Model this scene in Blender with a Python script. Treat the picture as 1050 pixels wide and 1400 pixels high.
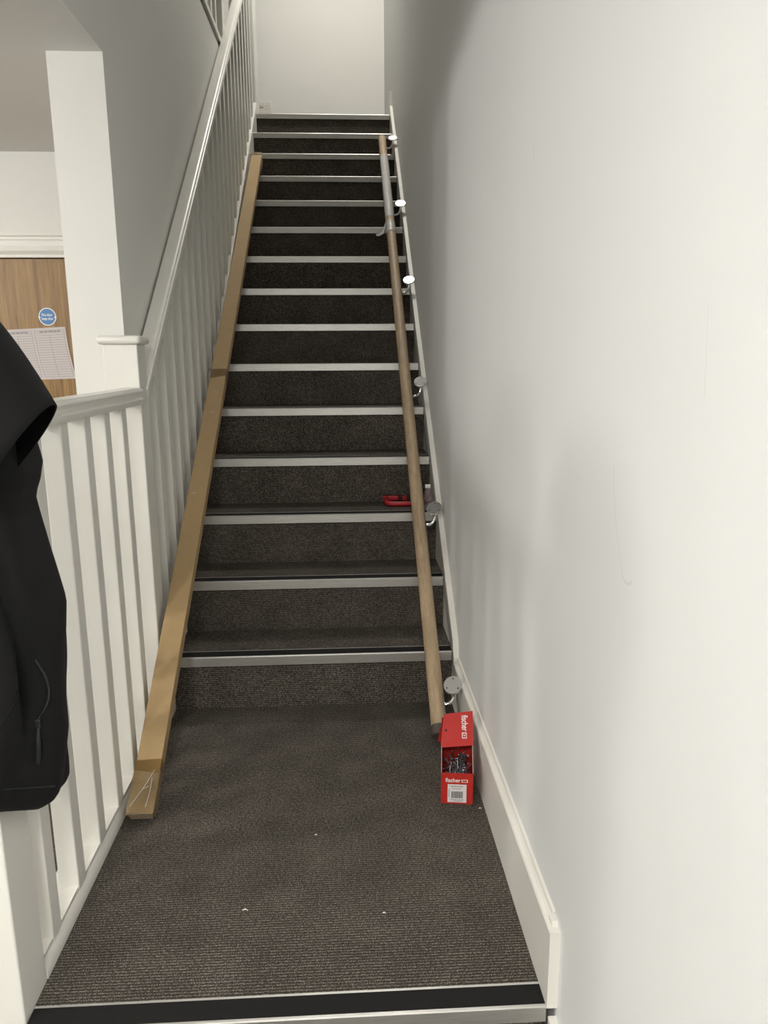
import bpy, bmesh, math, random
from mathutils import Vector, Matrix, Quaternion

random.seed(7)
for o in list(bpy.data.objects):
    bpy.data.objects.remove(o, do_unlink=True)
S = bpy.context.scene
COL = S.collection

# ------------------------------------------------------------------ camera
CAM = Vector((-0.33360, 0.0, 1.11615))
F_PX, PITCH, YAW, ROLL = 1007.243, 0.209872, 0.051506, -0.005833
fw = Vector((math.sin(YAW)*math.cos(PITCH), math.cos(YAW)*math.cos(PITCH), -math.sin(PITCH)))
rt = Vector((math.cos(YAW), -math.sin(YAW), 0.0))
up = rt.cross(fw)
r2 = rt*math.cos(ROLL) + up*math.sin(ROLL)
u2 = -rt*math.sin(ROLL) + up*math.cos(ROLL)
cd = bpy.data.cameras.new('camera')
cd.sensor_fit = 'HORIZONTAL'
cd.sensor_width = 36.0
cd.lens = F_PX/1050.0*36.0
cd.clip_start = 0.05
cam = bpy.data.objects.new('camera', cd)
cam.matrix_world = Matrix(((r2.x, u2.x, -fw.x, CAM.x), (r2.y, u2.y, -fw.y, CAM.y), (r2.z, u2.z, -fw.z, CAM.z), (0, 0, 0, 1)))
COL.objects.link(cam)
S.camera = cam

# ------------------------------------------------------------------ world, lamps, exposure
w = bpy.data.worlds.new('world')
S.world = w
w.use_nodes = True
w.node_tree.nodes['Background'].inputs[0].default_value = (0.9, 0.93, 1.0, 1)
w.node_tree.nodes['Background'].inputs[1].default_value = 0.02
S.view_settings.view_transform = 'Standard'
S.view_settings.look = 'None'
S.view_settings.exposure = 0.0
S.view_settings.gamma = 1.0
S.view_settings.use_curve_mapping = False


def lamp(name, loc, power, size, color=(1, 0.97, 0.91), rot=(0, 0, 0)):
    l = bpy.data.lights.new(name, 'AREA')
    l.shape = 'RECTANGLE'
    l.size, l.size_y = size
    l.energy = power
    l.color = color
    o = bpy.data.objects.new(name, l)
    o.location = loc
    o.rotation_euler = rot
    COL.objects.link(o)
    return o


def globe(name, loc, power, radius, color):
    l = bpy.data.lights.new(name, 'POINT')
    l.shadow_soft_size = radius
    l.energy = power
    l.color = color
    o = bpy.data.objects.new(name, l)
    o.location = loc
    COL.objects.link(o)


HALL = (1, 0.985, 0.95)
globe('hall_ceiling_lamp', (-3.05, 1.25, 1.72), 52, 0.15, HALL)
globe('hall_ceiling_lamp', (-2.3, -0.45, 1.72), 58, 0.20, HALL)
globe('hall_ceiling_lamp', (-3.9, -0.40, 1.72), 60, 0.20, HALL)
lamp('entrance_ceiling_lamp', (-0.64, -0.80, 1.99), 50, (0.6, 0.6), HALL)
lamp('stairwell_lamp', (-0.20, 4.90, 4.95), 46, (0.4, 0.4), (1, 0.965, 0.89))

# ------------------------------------------------------------------ node helpers / materials


def newmat(name, rough=0.5, metal=0.0, color=(0.8, 0.8, 0.8)):
    m = bpy.data.materials.new(name)
    m.use_nodes = True
    b = m.node_tree.nodes['Principled BSDF']
    b.inputs['Base Color'].default_value = (*color, 1)
    b.inputs['Roughness'].default_value = rough
    b.inputs['Metallic'].default_value = metal
    return m, m.node_tree, b


def nd(t, typ, **kw):
    n = t.nodes.new(typ)
    for k, v in kw.items():
        setattr(n, k, v)
    return n


def pos(t, scale=(1, 1, 1)):
    g = nd(t, 'ShaderNodeNewGeometry')
    mp = nd(t, 'ShaderNodeMapping')
    mp.inputs['Scale'].default_value = scale
    t.links.new(g.outputs['Position'], mp.inputs['Vector'])
    return mp.outputs[0]


def noise(t, vec, scale, detail=3, rough=0.5):
    n = nd(t, 'ShaderNodeTexNoise')
    n.inputs['Scale'].default_value = scale
    n.inputs['Detail'].default_value = detail
    n.inputs['Roughness'].default_value = rough
    t.links.new(vec, n.inputs['Vector'])
    return n.outputs[0]


def ramp(t, fac, stops):
    r = nd(t, 'ShaderNodeValToRGB')
    e = r.color_ramp.elements
    while len(e) < len(stops):
        e.new(0.5)
    for i, (p, c) in enumerate(stops):
        e[i].position = p
        e[i].color = (*c, 1) if len(c) == 3 else c
    t.links.new(fac, r.inputs[0])
    return r.outputs[0]


def bump(t, b, h, strength, dist):
    n = nd(t, 'ShaderNodeBump')
    n.inputs['Strength'].default_value = strength
    n.inputs['Distance'].default_value = dist
    t.links.new(h, n.inputs['Height'])
    t.links.new(n.outputs[0], b.inputs['Normal'])


def math_n(t, op, a, bv=None):
    n = nd(t, 'ShaderNodeMath', operation=op)
    for i, v in enumerate((a, bv)):
        if v is None:
            continue
        if isinstance(v, (int, float)):
            n.inputs[i].default_value = v
        else:
            t.links.new(v, n.inputs[i])
    return n.outputs[0]


def paint(name, c, rough=0.55, var=0.03, bs=0.05, scuff=False):
    m, t, b = newmat(name, rough, color=c)
    p = pos(t)
    n1 = noise(t, p, 2.2, 4, 0.55)
    lo = tuple(x*(1-var) for x in c)
    hi = tuple(min(1, x*(1+var)) for x in c)
    col = ramp(t, n1, [(0.3, lo), (0.7, hi)])
    if scuff:
        # sparse thin rubbed marks: narrow band of a stretched noise, kept to a few patches
        v = noise(t, pos(t, (1, 1.0, 0.35)), 3.3, 2, 0.6)
        d = math_n(t, 'ABSOLUTE', math_n(t, 'SUBTRACT', v, 0.52))
        line = math_n(t, 'LESS_THAN', d, 0.0022)
        msk = math_n(t, 'GREATER_THAN', noise(t, p, 5.1, 1, 0.5), 0.66)
        f = math_n(t, 'MULTIPLY', math_n(t, 'MULTIPLY', line, msk), 0.15)
        mx = nd(t, 'ShaderNodeMix', data_type='RGBA')
        t.links.new(f, mx.inputs[0])
        t.links.new(col, mx.inputs[6])
        mx.inputs[7].default_value = (0.30, 0.29, 0.27, 1)
        col = mx.outputs[2]
    t.links.new(col, b.inputs['Base Color'])
    bump(t, b, noise(t, p, 260, 2, 0.5), bs, 0.002)
    return m


M = {}
M['wall'] = paint('wall_emulsion', (0.752, 0.758, 0.746), 0.6, 0.012, 0.06, scuff=True)
M['wall_plain'] = paint('wall_emulsion_plain', (0.75, 0.74, 0.70), 0.65, 0.012, 0.05)
M['ceiling'] = paint('ceiling_emulsion', (0.74, 0.72, 0.69), 0.8, 0.012, 0.03)
M['gloss'] = paint('white_gloss_woodwork', (0.76, 0.745, 0.69), 0.33, 0.02, 0.04)
M['gloss_dirty'] = paint('white_gloss_worn', (0.74, 0.72, 0.665), 0.36, 0.04, 0.05)


def carpet(name, dark, mid, light):
    m, t, b = newmat(name, 0.95)
    g = nd(t, 'ShaderNodeNewGeometry')
    sx = nd(t, 'ShaderNodeSeparateXYZ')
    t.links.new(g.outputs['Position'], sx.inputs[0])
    yz = math_n(t, 'ADD', sx.outputs[1], sx.outputs[2])
    ph = math_n(t, 'MULTIPLY', yz, 2*math.pi/0.0066)
    rib = math_n(t, 'ADD', math_n(t, 'MULTIPLY', math_n(t, 'SINE', ph), 0.5), 0.5)
    cell = noise(t, pos(t, (1.0, 1.0, 1.0)), 420, 1, 0.6)
    cell2 = noise(t, pos(t, (1.0, 1.0, 1.0)), 150, 2, 0.6)
    big = noise(t, pos(t), 9, 3, 0.6)
    f = math_n(t, 'ADD', math_n(t, 'MULTIPLY', cell, 0.62), math_n(t, 'MULTIPLY', rib, 0.13))
    f = math_n(t, 'ADD', f, math_n(t, 'MULTIPLY', cell2, 0.25))
    f = math_n(t, 'ADD', f, math_n(t, 'MULTIPLY', math_n(t, 'SUBTRACT', big, 0.5), 0.10))
    col = ramp(t, f, [(0.36, dark), (0.53, mid), (0.66, light)])
    t.links.new(col, b.inputs['Base Color'])
    b.inputs['Specular IOR Level'].default_value = 0.15
    h = math_n(t, 'ADD', math_n(t, 'MULTIPLY', rib, 0.6), cell)
    bump(t, b, h, 0.5, 0.0025)
    return m


M['carpet'] = carpet('brown_grey_ribbed_carpet', (0.020, 0.0172, 0.0145), (0.074, 0.064, 0.053), (0.27, 0.24, 0.205))


def alu(name, base=(0.62, 0.61, 0.58), rough=0.38):
    m, t, b = newmat(name, rough, 0.85, base)
    n = noise(t, pos(t, (3, 60, 60)), 6, 3, 0.6)
    t.links.new(ramp(t, n, [(0.3, tuple(x*0.82 for x in base)), (0.7, base)]), b.inputs['Base Color'])
    r = nd(t, 'ShaderNodeMapRange')
    r.inputs['To Min'].default_value = rough-0.06
    r.inputs['To Max'].default_value = rough+0.12
    t.links.new(noise(t, pos(t, (8, 8, 8)), 7, 3), r.inputs[0])
    t.links.new(r.outputs[0], b.inputs['Roughness'])
    return m


M['alu'] = alu('aluminium_nosing')
M['insert'], t_, b_ = newmat('black_anti_slip_insert', 0.9, color=(0.013, 0.0125, 0.012))
b_.inputs['Specular IOR Level'].default_value = 0.2
bump(t_, b_, noise(t_, pos(t_), 500, 2), 0.25, 0.001)
M['chrome'], _, _ = newmat('polished_chrome', 0.09, 1.0, (0.86, 0.86, 0.85))
M['chrome_plate'], t_, b_ = newmat('brushed_steel_plate', 0.27, 0.85, (0.72, 0.72, 0.71))
bump(t_, b_, noise(t_, pos(t_), 90, 2), 0.03, 0.001)
M['screw'], _, _ = newmat('dark_screw_hole', 0.5, 0.6, (0.05, 0.05, 0.05))


def wood(name, c0, c1, c2, sc, rough=0.5):
    m, t, b = newmat(name, rough)
    n = noise(t, pos(t, sc), 1.0, 5, 0.62)
    n2 = noise(t, pos(t, tuple(s*4 for s in sc)), 1.0, 3, 0.6)
    f = math_n(t, 'ADD', math_n(t, 'MULTIPLY', n, 0.7), math_n(t, 'MULTIPLY', n2, 0.3))
    t.links.new(ramp(t, f, [(0.32, c0), (0.5, c1), (0.68, c2)]), b.inputs['Base Color'])
    bump(t, b, n2, 0.08, 0.002)
    return m


M['oak'] = wood('oak_veneer', (0.16, 0.078, 0.017), (0.27, 0.147, 0.038), (0.35, 0.205, 0.066), (55, 55, 2.2), 0.42)
M['rail_wood'] = wood('pale_pine', (0.33, 0.235, 0.14), (0.44, 0.325, 0.205), (0.53, 0.405, 0.27), (90, 7, 7), 0.55)
M['rail_end'] = wood('dark_pole_end', (0.05, 0.04, 0.03), (0.08, 0.065, 0.05), (0.11, 0.09, 0.07), (90, 90, 90), 0.7)


def kraft(name, c, rough=0.7):
    m, t, b = newmat(name, rough)
    n = noise(t, pos(t, (6, 6, 6)), 4, 4, 0.6)
    t.links.new(ramp(t, n, [(0.3, tuple(x*0.95 for x in c)), (0.7, tuple(min(1, x*1.04) for x in c))]), b.inputs['Base Color'])
    bump(t, b, noise(t, pos(t), 60, 3), 0.08, 0.003)
    return m


M['card'] = kraft('brown_cardboard', (0.41, 0.28, 0.135))
M['card_edge'] = kraft('raw_cardboard_edge', (0.50, 0.40, 0.29), 0.9)
M['card_tape'] = kraft('brown_parcel_tape', (0.36, 0.225, 0.082), 0.28)


def clear(name, tint, alpha, rough):
    m, t, b = newmat(name, rough, color=tint)
    b.inputs['Alpha'].default_value = alpha
    bump(t, b, noise(t, pos(t), 70, 3, 0.6), 0.9, 0.004)
    return m


M['tape_clear'] = clear('clear_tape', (0.62, 0.47, 0.27), 0.35, 0.12)
M['film'] = clear('silver_protective_film', (0.70, 0.69, 0.68), 0.78, 0.14)
M['bag'] = clear('clear_polythene', (0.80, 0.77, 0.76), 0.20, 0.08)
M['red'], t_, b_ = newmat('red_printed_card', 0.42, color=(0.45, 0.024, 0.018))
M['red_in'], _, _ = newmat('inside_red_card', 0.7, color=(0.30, 0.012, 0.012))
M['card_grey'], _, _ = newmat('grey_card_edge', 0.8, color=(0.42, 0.36, 0.30))
M['white_ink'], _, _ = newmat('white_ink', 0.5, color=(0.80, 0.78, 0.76))
M['label'], _, _ = newmat('white_label_paper', 0.6, color=(0.70, 0.66, 0.66))
M['black_ink'], _, _ = newmat('black_ink', 0.6, color=(0.03, 0.03, 0.03))
M['grey_ink'], _, _ = newmat('grey_ink', 0.6, color=(0.20, 0.19, 0.19))
M['steel'], _, _ = newmat('grey_zinc_nail', 0.32, 0.9, (0.33, 0.34, 0.37))
M['tool_red'], _, _ = newmat('red_tool_paint', 0.4, color=(0.42, 0.010, 0.016))
M['tool_black'], _, _ = newmat('black_rubber_band', 0.6, color=(0.012, 0.012, 0.012))
M['plug'], _, _ = newmat('red_brown_plastic', 0.45, color=(0.16, 0.035, 0.03))
M['plastic_white'], _, _ = newmat('white_plastic', 0.35, color=(0.74, 0.72, 0.66))
M['sign_blue'], _, _ = newmat('blue_sign_vinyl', 0.35, color=(0.035, 0.17, 0.42))
M['paper'], _, _ = newmat('notice_paper', 0.7, color=(0.60, 0.55, 0.54))
m_, t_, b_ = newmat('black_softshell_fabric', 0.85, color=(0.0045, 0.0045, 0.0047))
b_.inputs['Specular IOR Level'].default_value = 0.25
b_.inputs['Sheen Weight'].default_value = 0.015
bump(t_, b_, noise(t_, pos(t_), 700, 2), 0.2, 0.001)
M['fabric'] = m_
m_, t_, b_ = newmat('black_lining', 0.95, color=(0.004, 0.004, 0.004))
b_.inputs['Specular IOR Level'].default_value = 0.05
M['lining'] = m_
M['zip'], _, _ = newmat('black_zip', 0.35, 0.3, (0.02, 0.022, 0.023))

# ------------------------------------------------------------------ object helpers


def tag(o, label=None, cat=None, group=None, kind=None):
    if label:
        o['label'] = label
    if cat:
        o['category'] = cat
    if group:
        o['group'] = group
    if kind:
        o['kind'] = kind
    return o


def root_loc(o):
    v = Vector((0, 0, 0))
    while o is not None:
        v += o.location
        o = o.parent
    return v


def mesh_from(bm, name):
    bmesh.ops.recalc_face_normals(bm, faces=bm.faces[:])
    me = bpy.data.meshes.new(name)
    bm.to_mesh(me)
    bm.free()
    return me


def obj(name, bm, mat, parent=None, loc=None, smooth=False, keep_normals=False):
    """link a bmesh (world coordinates) as one object; loc = world origin for the object"""
    L = Vector(loc) if loc is not None else (root_loc(parent) if parent else Vector((0, 0, 0)))
    bmesh.ops.translate(bm, verts=bm.verts[:], vec=-L)
    if keep_normals:
        me = bpy.data.meshes.new(name)
        bm.to_mesh(me)
        bm.free()
    else:
        me = mesh_from(bm, name)
    mats = mat if isinstance(mat, (list, tuple)) else [mat]
    for mm in mats:
        me.materials.append(M[mm])
    if smooth:
        for p in me.polygons:
            p.use_smooth = True
        try:
            me.set_sharp_from_angle(angle=math.radians(38))
        except Exception:
            pass
    o = bpy.data.objects.new(name, me)
    COL.objects.link(o)
    if parent:
        o.parent = parent
        o.location = L - root_loc(parent)
    else:
        o.location = L
    return o


def thing(name, loc, label, cat, group=None):
    o = bpy.data.objects.new(name, None)
    o.empty_display_size = 0.05
    COL.objects.link(o)
    o.location = loc
    return tag(o, label, cat, group)


def dup(o, wloc, parent):
    c = o.copy()
    COL.objects.link(c)
    c.parent = parent
    c.location = Vector(wloc) - root_loc(parent)
    return c


def box(bm, x0, x1, y0, y1, z0, z1, bev=0.0):
    r = bmesh.ops.create_cube(bm, size=1.0)
    vs = r['verts']
    for v in vs:
        v.co = Vector((x0 + (v.co.x+0.5)*(x1-x0), y0 + (v.co.y+0.5)*(y1-y0), z0 + (v.co.z+0.5)*(z1-z0)))
    if bev > 0:
        es = list({e for v in vs for e in v.link_edges})
        bmesh.ops.bevel(bm, geom=es, offset=bev, segments=2, affect='EDGES', profile=0.5)
    return bm


def B(*a, **k):
    return box(bmesh.new(), *a, **k)


def prism(bm, pts, axis, a, b_):
    """polygon pts (2D) extruded along axis from a to b. axis x: pts=(y,z); y: pts=(x,z); z: pts=(x,y)"""
    def mk(p, s):
        if axis == 'x':
            return (s, p[0], p[1])
        if axis == 'y':
            return (p[0], s, p[1])
        return (p[0], p[1], s)
    A = [bm.verts.new(mk(p, a)) for p in pts]
    C = [bm.verts.new(mk(p, b_)) for p in pts]
    n = len(pts)
    bm.faces.new(A)
    bm.faces.new(C[::-1])
    for i in range(n):
        bm.faces.new((A[i], C[i], C[(i+1) % n], A[(i+1) % n]))
    return bm


def sweep(bm, prof, p0, p1, side):
    """profile prof [(s, n)] (s along 'side', n along side x dir) swept straight from p0 to p1"""
    p0, p1 = Vector(p0), Vector(p1)
    side = Vector(side).normalized()
    d = (p1-p0).normalized()
    nn = side.cross(d).normalized()
    A = [bm.verts.new(p0 + side*s + nn*h) for s, h in prof]
    C = [bm.verts.new(p1 + side*s + nn*h) for s, h in prof]
    n = len(prof)
    bm.faces.new(A)
    bm.faces.new(C[::-1])
    for i in range(n):
        bm.faces.new((A[i], C[i], C[(i+1) % n], A[(i+1) % n]))
    return bm


def tube(bm, path, rad, seg=12, cap=True):
    path = [Vector(p) for p in path]
    rings = []
    ref = None
    for i, p in enumerate(path):
        d = (path[min(i+1, len(path)-1)] - path[max(i-1, 0)]).normalized()
        if ref is None:
            ref = d.orthogonal().normalized()
        ref = (ref - d*ref.dot(d)).normalized()
        bn = d.cross(ref)
        r = rad[i] if isinstance(rad, (list, tuple)) else rad
        rings.append([bm.verts.new(p + (ref*math.cos(2*math.pi*k/seg) + bn*math.sin(2*math.pi*k/seg))*r) for k in range(seg)])
    for a, c in zip(rings, rings[1:]):
        for k in range(seg):
            bm.faces.new((a[k], a[(k+1) % seg], c[(k+1) % seg], c[k]))
    if cap:
        bm.faces.new(rings[0][::-1])
        bm.faces.new(rings[-1])
    return bm


def disc(bm, c, n, r, th, seg=28, bev=0.0):
    c, n = Vector(c), Vector(n).normalized()
    a = n.orthogonal().normalized()
    b2 = n.cross(a)
    prof = [(r, 0.0), (r, th-bev), (r-bev, th)] if bev else [(r, 0.0), (r, th)]
    rings = [[bm.verts.new(c + n*h + (a*math.cos(2*math.pi*k/seg) + b2*math.sin(2*math.pi*k/seg))*rr) for k in range(seg)] for rr, h in prof]
    for p, q in zip(rings, rings[1:]):
        for k in range(seg):
            bm.faces.new((p[k], p[(k+1) % seg], q[(k+1) % seg], q[k]))
    bm.faces.new(rings[0][::-1])
    bm.faces.new(rings[-1])
    return bm


def text_bm(body, size, right, upv, origin, extrude=0.0002, bold=0.0, width=None):
    """flat lettering as mesh: origin = lower left corner, right / upv world directions"""
    c = bpy.data.curves.new('lettering', 'FONT')
    c.body = body
    c.size = size
    c.offset = bold
    c.extrude = extrude
    o = bpy.data.objects.new('lettering_tmp', c)
    COL.objects.link(o)
    bpy.context.view_layer.update()
    dg = bpy.context.evaluated_depsgraph_get()
    me = bpy.data.meshes.new_from_object(o.evaluated_get(dg))
    bpy.data.objects.remove(o)
    bm = bmesh.new()
    bm.from_mesh(me)
    bpy.data.meshes.remove(me)
    xs = [v.co.x for v in bm.verts]
    x0, x1 = min(xs), max(xs)
    sx = (width/(x1-x0)) if width else 1.0
    right, upv = Vector(right).normalized(), Vector(upv).normalized()
    nn = right.cross(upv)
    for v in bm.verts:
        v.co = Vector(origin) + right*((v.co.x-x0)*sx) + upv*v.co.y + nn*(v.co.z+extrude)
    return bm


# ------------------------------------------------------------------ the place: dimensions
W = 0.8943
Y1, G, RI = 2.2150, 0.22804, 0.18
SL = RI/G
NS = 15
YTOP = Y1 + (NS-1)*G          # edge of the top landing
ZTOP = NS*RI
LF = 1.063                    # front edge of the landing
ZL = -3*RI                    # lower hall floor
WX = 0.018                    # face of the right wall
GX = -0.953                   # face of the wall left of the stairs
CZ = 1.898                    # hall ceiling
YB = 6.40                     # wall at the head of the stairs
UC = 5.1                      # ceiling over the stair well


def pitch(y):
    return RI + (y-Y1)*SL


def struct(name, bm, mat, loc=None, parent=None, **k):
    o = obj(name, bm, mat, parent, loc, **k)
    if parent is None:
        o['kind'] = 'structure'
    return o


# floors
landing = struct('floor_landing', B(-0.950, 0.0, LF+0.053, Y1+0.03, -0.09, 0.0), 'carpet')
struct('floor_lower_hall', B(-5.0, WX, -2.3, 3.41, ZL-0.05, ZL), 'carpet')
struct('floor_top_landing', B(GX, 0.0, YTOP+0.05, YB, ZTOP-0.15, ZTOP), 'carpet')
struct('floor_upper_hall', B(-5.0, GX-0.007, -2.3, YB, CZ+0.02, ZTOP), 'carpet')
# walls
struct('wall_right', B(WX, WX+0.12, -2.3, YB+0.12, ZL-0.05, UC), 'wall')
struct('wall_back', B(-5.0, WX, YB, YB+0.12, ZTOP-0.4, UC), 'wall_plain')
struct('wall_front', B(-5.0, WX, -2.42, -2.3, ZL-0.05, UC), 'wall_plain')
struct('wall_left', B(-5.12, -5.0, -2.42, YB+0.12, ZL-0.05, UC), 'wall_plain')
# wall beside the stair: solid from the hall side, its end is the tall white pier, plus the floor-edge fascia above the hall ceiling
struct('wall_stair_side', B(-1.099, GX, 2.174, YTOP, ZL, CZ), 'wall_plain')
struct('wall_floor_edge', B(GX-0.006, GX, -2.3, YTOP, CZ, ZTOP-0.02), 'wall_plain')
struct('wall_under_landing', B(-0.990, -0.954, LF+0.12, 2.08, ZL, -0.001), 'wall_plain')
struct('ceiling_hall', B(-5.0, GX-0.006, -2.3, 3.18, CZ, CZ+0.02), 'ceiling')
struct('ceiling_entrance', B(GX, WX, -2.3, 0.85, 2.05, 2.17), 'ceiling')
struct('ceiling_stairwell', B(-5.0, WX, -2.3, YB, UC, UC+0.1), 'ceiling')

# door wall of the hall with its door
YD = 3.164
DX0, DX1, DZ = -2.04, -1.20, 1.506
bm = B(-5.0, DX0-0.04, YD, YD+0.1, ZL, CZ)
box(bm, DX0-0.04, DX1+0.04, YD, YD+0.1, DZ+0.045, CZ)
box(bm, DX1+0.04, -1.099, YD, YD+0.1, ZL, CZ)
struct('wall_hall_end', bm, 'wall_plain')
d1 = struct('door_1', B(DX0, DX1, YD+0.012, YD+0.056, ZL+0.005, DZ-0.004, bev=0.001), 'oak')
fr = bmesh.new()
box(fr, DX0-0.035, DX0-0.003, YD-0.002, YD+0.09, ZL, DZ+0.035)
box(fr, DX1+0.003, DX1+0.035, YD-0.002, YD+0.09, ZL, DZ+0.035)
box(fr, DX0-0.003, DX1+0.003, YD-0.002, YD+0.09, DZ, DZ+0.035)
obj('door_frame', fr, 'gloss', d1)
prof = [(0.0, 0.0), (0.0, 0.006), (0.012, 0.014), (0.03, 0.017), (0.05, 0.017), (0.056, 0.011), (0.064, 0.011), (0.07, 0.018), (0.078, 0.018), (0.078, 0.0)]
tr = bmesh.new()
sweep(tr, [(h, s_) for s_, h in [(a, b2) for a, b2 in prof]], (DX0-0.09, YD, DZ+0.012), (DX1+0.09, YD, DZ+0.012), (0, -1, 0))
struct('trim_1', tr, 'gloss')
ts = bmesh.new()
box(ts, DX1+0.012, DX1+0.088, YD-0.018, YD, ZL, DZ+0.012, bev=0.003)
struct('trim_2', ts, 'gloss')

# blue round sign on the door
sy = YD + 0.012
sc = Vector((-1.541, sy, 1.277))
sg = thing('door_sign', sc, 'round blue fire door keep shut sign stuck to the oak door', 'sign')
obj('sign_rim', disc(bmesh.new(), sc, (0, -1, 0), 0.0352, 0.0008, 40), 'white_ink', sg)
obj('sign_face', disc(bmesh.new(), sc+Vector((0, -0.0008, 0)), (0, -1, 0), 0.0315, 0.0004, 40), 'sign_blue', sg)
lt = text_bm('Fire door', 0.0155, (1, 0, 0), (0, 0, 1), sc+Vector((-0.0215, -0.0013, 0.0025)), width=0.043, bold=0.0003)
obj('lettering', lt, 'white_ink', sg)
lt = text_bm('keep shut', 0.0155, (1, 0, 0), (0, 0, 1), sc+Vector((-0.0225, -0.0013, -0.0125)), width=0.045, bold=0.0003)
obj('lettering', lt, 'white_ink', sg)
for s_ in (-1, 1):
    obj('rim_dot', disc(bmesh.new(), sc+Vector((s_*0.0315, -0.0012, -0.002)), (0, -1, 0), 0.0042, 0.0003, 16), 'white_ink', sg)

# paper notice: table with two halves of ruled rows, slightly skewed on the door
pc = Vector((-1.59, sy, 1.13))
pn = thing('paper_notice', pc, 'white paper notice with ruled table rows taped to the oak door', 'notice')


def pq(u, v, lift):
    """u 0..1 across, v 0..1 down -> point on the notice"""
    xl0, xr0 = -1.737, -1.474
    shift = 0.012*v + 0.016*v*v
    x = xl0 + (xr0-xl0)*u + shift
    z = 1.224 - 0.202*v + 0.007*u*(1-v) + 0.006*u
    return Vector((x, sy-0.0008-lift-0.0025*math.sin(v*3.1)*u, z))


bm = bmesh.new()
NU, NV = 8, 10
front = [[bm.verts.new(pq(i/NU, j/NV, 0.0004)) for i in range(NU+1)] for j in range(NV+1)]
back = [[bm.verts.new(pq(i/NU, j/NV, -0.0002)) for i in range(NU+1)] for j in range(NV+1)]
for j in range(NV):
    for i in range(NU):
        bm.faces.new((front[j][i], front[j][i+1], front[j+1][i+1], front[j+1][i]))
        bm.faces.new((back[j][i], back[j+1][i], back[j+1][i+1], back[j][i+1]))
for j in range(NV):
    bm.faces.new((front[j][0], front[j+1][0], back[j+1][0], back[j][0]))
    bm.faces.new((front[j][NU], back[j][NU], back[j+1][NU], front[j+1][NU]))
for i in range(NU):
    bm.faces.new((front[0][i], back[0][i], back[0][i+1], front[0][i+1]))
    bm.faces.new((front[NV][i], front[NV][i+1], back[NV][i+1], back[NV][i]))
obj('sheet', bm, 'paper', pn)
bm = bmesh.new()


def rule(u0, v0, u1, v1, wd):
    n = 6
    for k in range(n):
        a, c = k/n, (k+1)/n
        p0 = pq(u0+(u1-u0)*a, v0+(v1-v0)*a, 0.0007)
        p1 = pq(u0+(u1-u0)*c, v0+(v1-v0)*c, 0.0007)
        dv = (p1-p0).normalized().cross(Vector((0, 1, 0)))*wd/2
        bm.faces.new([bm.verts.new(p) for p in (p0-dv, p1-dv, p1+dv, p0+dv)])


for (ua, ub) in ((0.03, 0.48), (0.52, 0.97)):
    for j in range(20):
        rule(ua, 0.05+0.90*j/19, ub, 0.05+0.90*j/19, 0.0011)
    for u in (ua, (ua+ub)/2, ub):
        rule(u, 0.05 if u != (ua+ub)/2 else 0.145, u, 0.95, 0.0011)
obj('table_rules', bm, 'grey_ink', pn)
for ua in (0.10, 0.60):
    bm = bmesh.new()
    x = ua
    for wl in (0.06, 0.05, 0.07, 0.04, 0.05):
        a, c = pq(x, 0.062, 0.0008), pq(x+wl, 0.085, 0.0008)
        bm.faces.new([bm.verts.new(p) for p in (Vector((a.x, a.y, a.z)), Vector((c.x, a.y, a.z)), Vector((c.x, c.y, c.z)), Vector((a.x, c.y, c.z)))])
        x += wl+0.012
    obj('heading_print', bm, 'grey_ink', pn)

# ------------------------------------------------------------------ skirting and strings on the right wall
SK = [(0.0, 0.0), (0.0, 0.149), (0.0025, 0.152), (0.008, 0.153), (0.0125, 0.158), (0.0128, 0.1635), (0.0145, 0.166), (WX, 0.167), (WX, 0.0)]
bm = bmesh.new()
prism(bm, [(x, z-0.001) for x, z in SK], 'y', LF+0.033, Y1-0.02)
prism(bm, [(0.0, 0.0), (0.0, 0.149), (0.0025, 0.152), (WX, 0.152), (WX, 0.0)], 'y', LF-0.003, LF+0.034)
box(bm, 0.0065, WX, LF+0.012, LF+0.0315, 0.150, 0.1625, bev=0.0015)
struct('baseboard_landing', bm, 'gloss_dirty')
# sloping string of the main flight
top = 0.046
bm = bmesh.new()
y0s = Y1-0.02
prism(bm, [(y0s, 0.0), (y0s, 0.166), (Y1+0.005, pitch(Y1+0.005)+top-0.012), (YTOP+0.02, pitch(YTOP+0.02)+top),
           (YTOP+0.02, ZTOP-0.25), (Y1+0.35, 0.0)], 'x', 0.0, WX)
struct('trim_3', bm, 'gloss_dirty')
bm = bmesh.new()
prism(bm, [(x, z+ZTOP) for x, z in SK], 'y', YTOP+0.02, YB)
struct('baseboard_top_landing', bm, 'gloss')
# string of the few lower steps
bm = bmesh.new()
ya, yb_ = LF-0.03, LF-3*G-0.05
prism(bm, [(LF+0.001, -0.02), (LF+0.001, -0.30), (yb_, ZL), (yb_, ZL+0.16), (LF-0.10, -0.035)], 'x', 0.004, WX)
struct('trim_4', bm, 'gloss_dirty')

# ------------------------------------------------------------------ main flight
flight = thing('staircase', (-W/2, Y1, 0), 'straight flight of dark carpeted stairs with silver nosings rising to the top landing', 'staircase')


def nosing_bm(y, z, x0=-W+0.001, x1=-0.003):
    """aluminium angle: front lip, top with a channel for the insert"""
    b2 = bmesh.new()
    pr = [(y, z-0.030), (y, z-0.001), (y+0.0015, z+0.0012), (y+0.006, z+0.0012), (y+0.006, z-0.0005), (y+0.048, z-0.0005), (y+0.048, z+0.0012),
          (y+0.0525, z+0.0012), (y+0.0525, z-0.003), (y+0.004, z-0.003), (y+0.004, z-0.030)]
    prism(b2, pr, 'x', x0, x1)
    return b2


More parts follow.
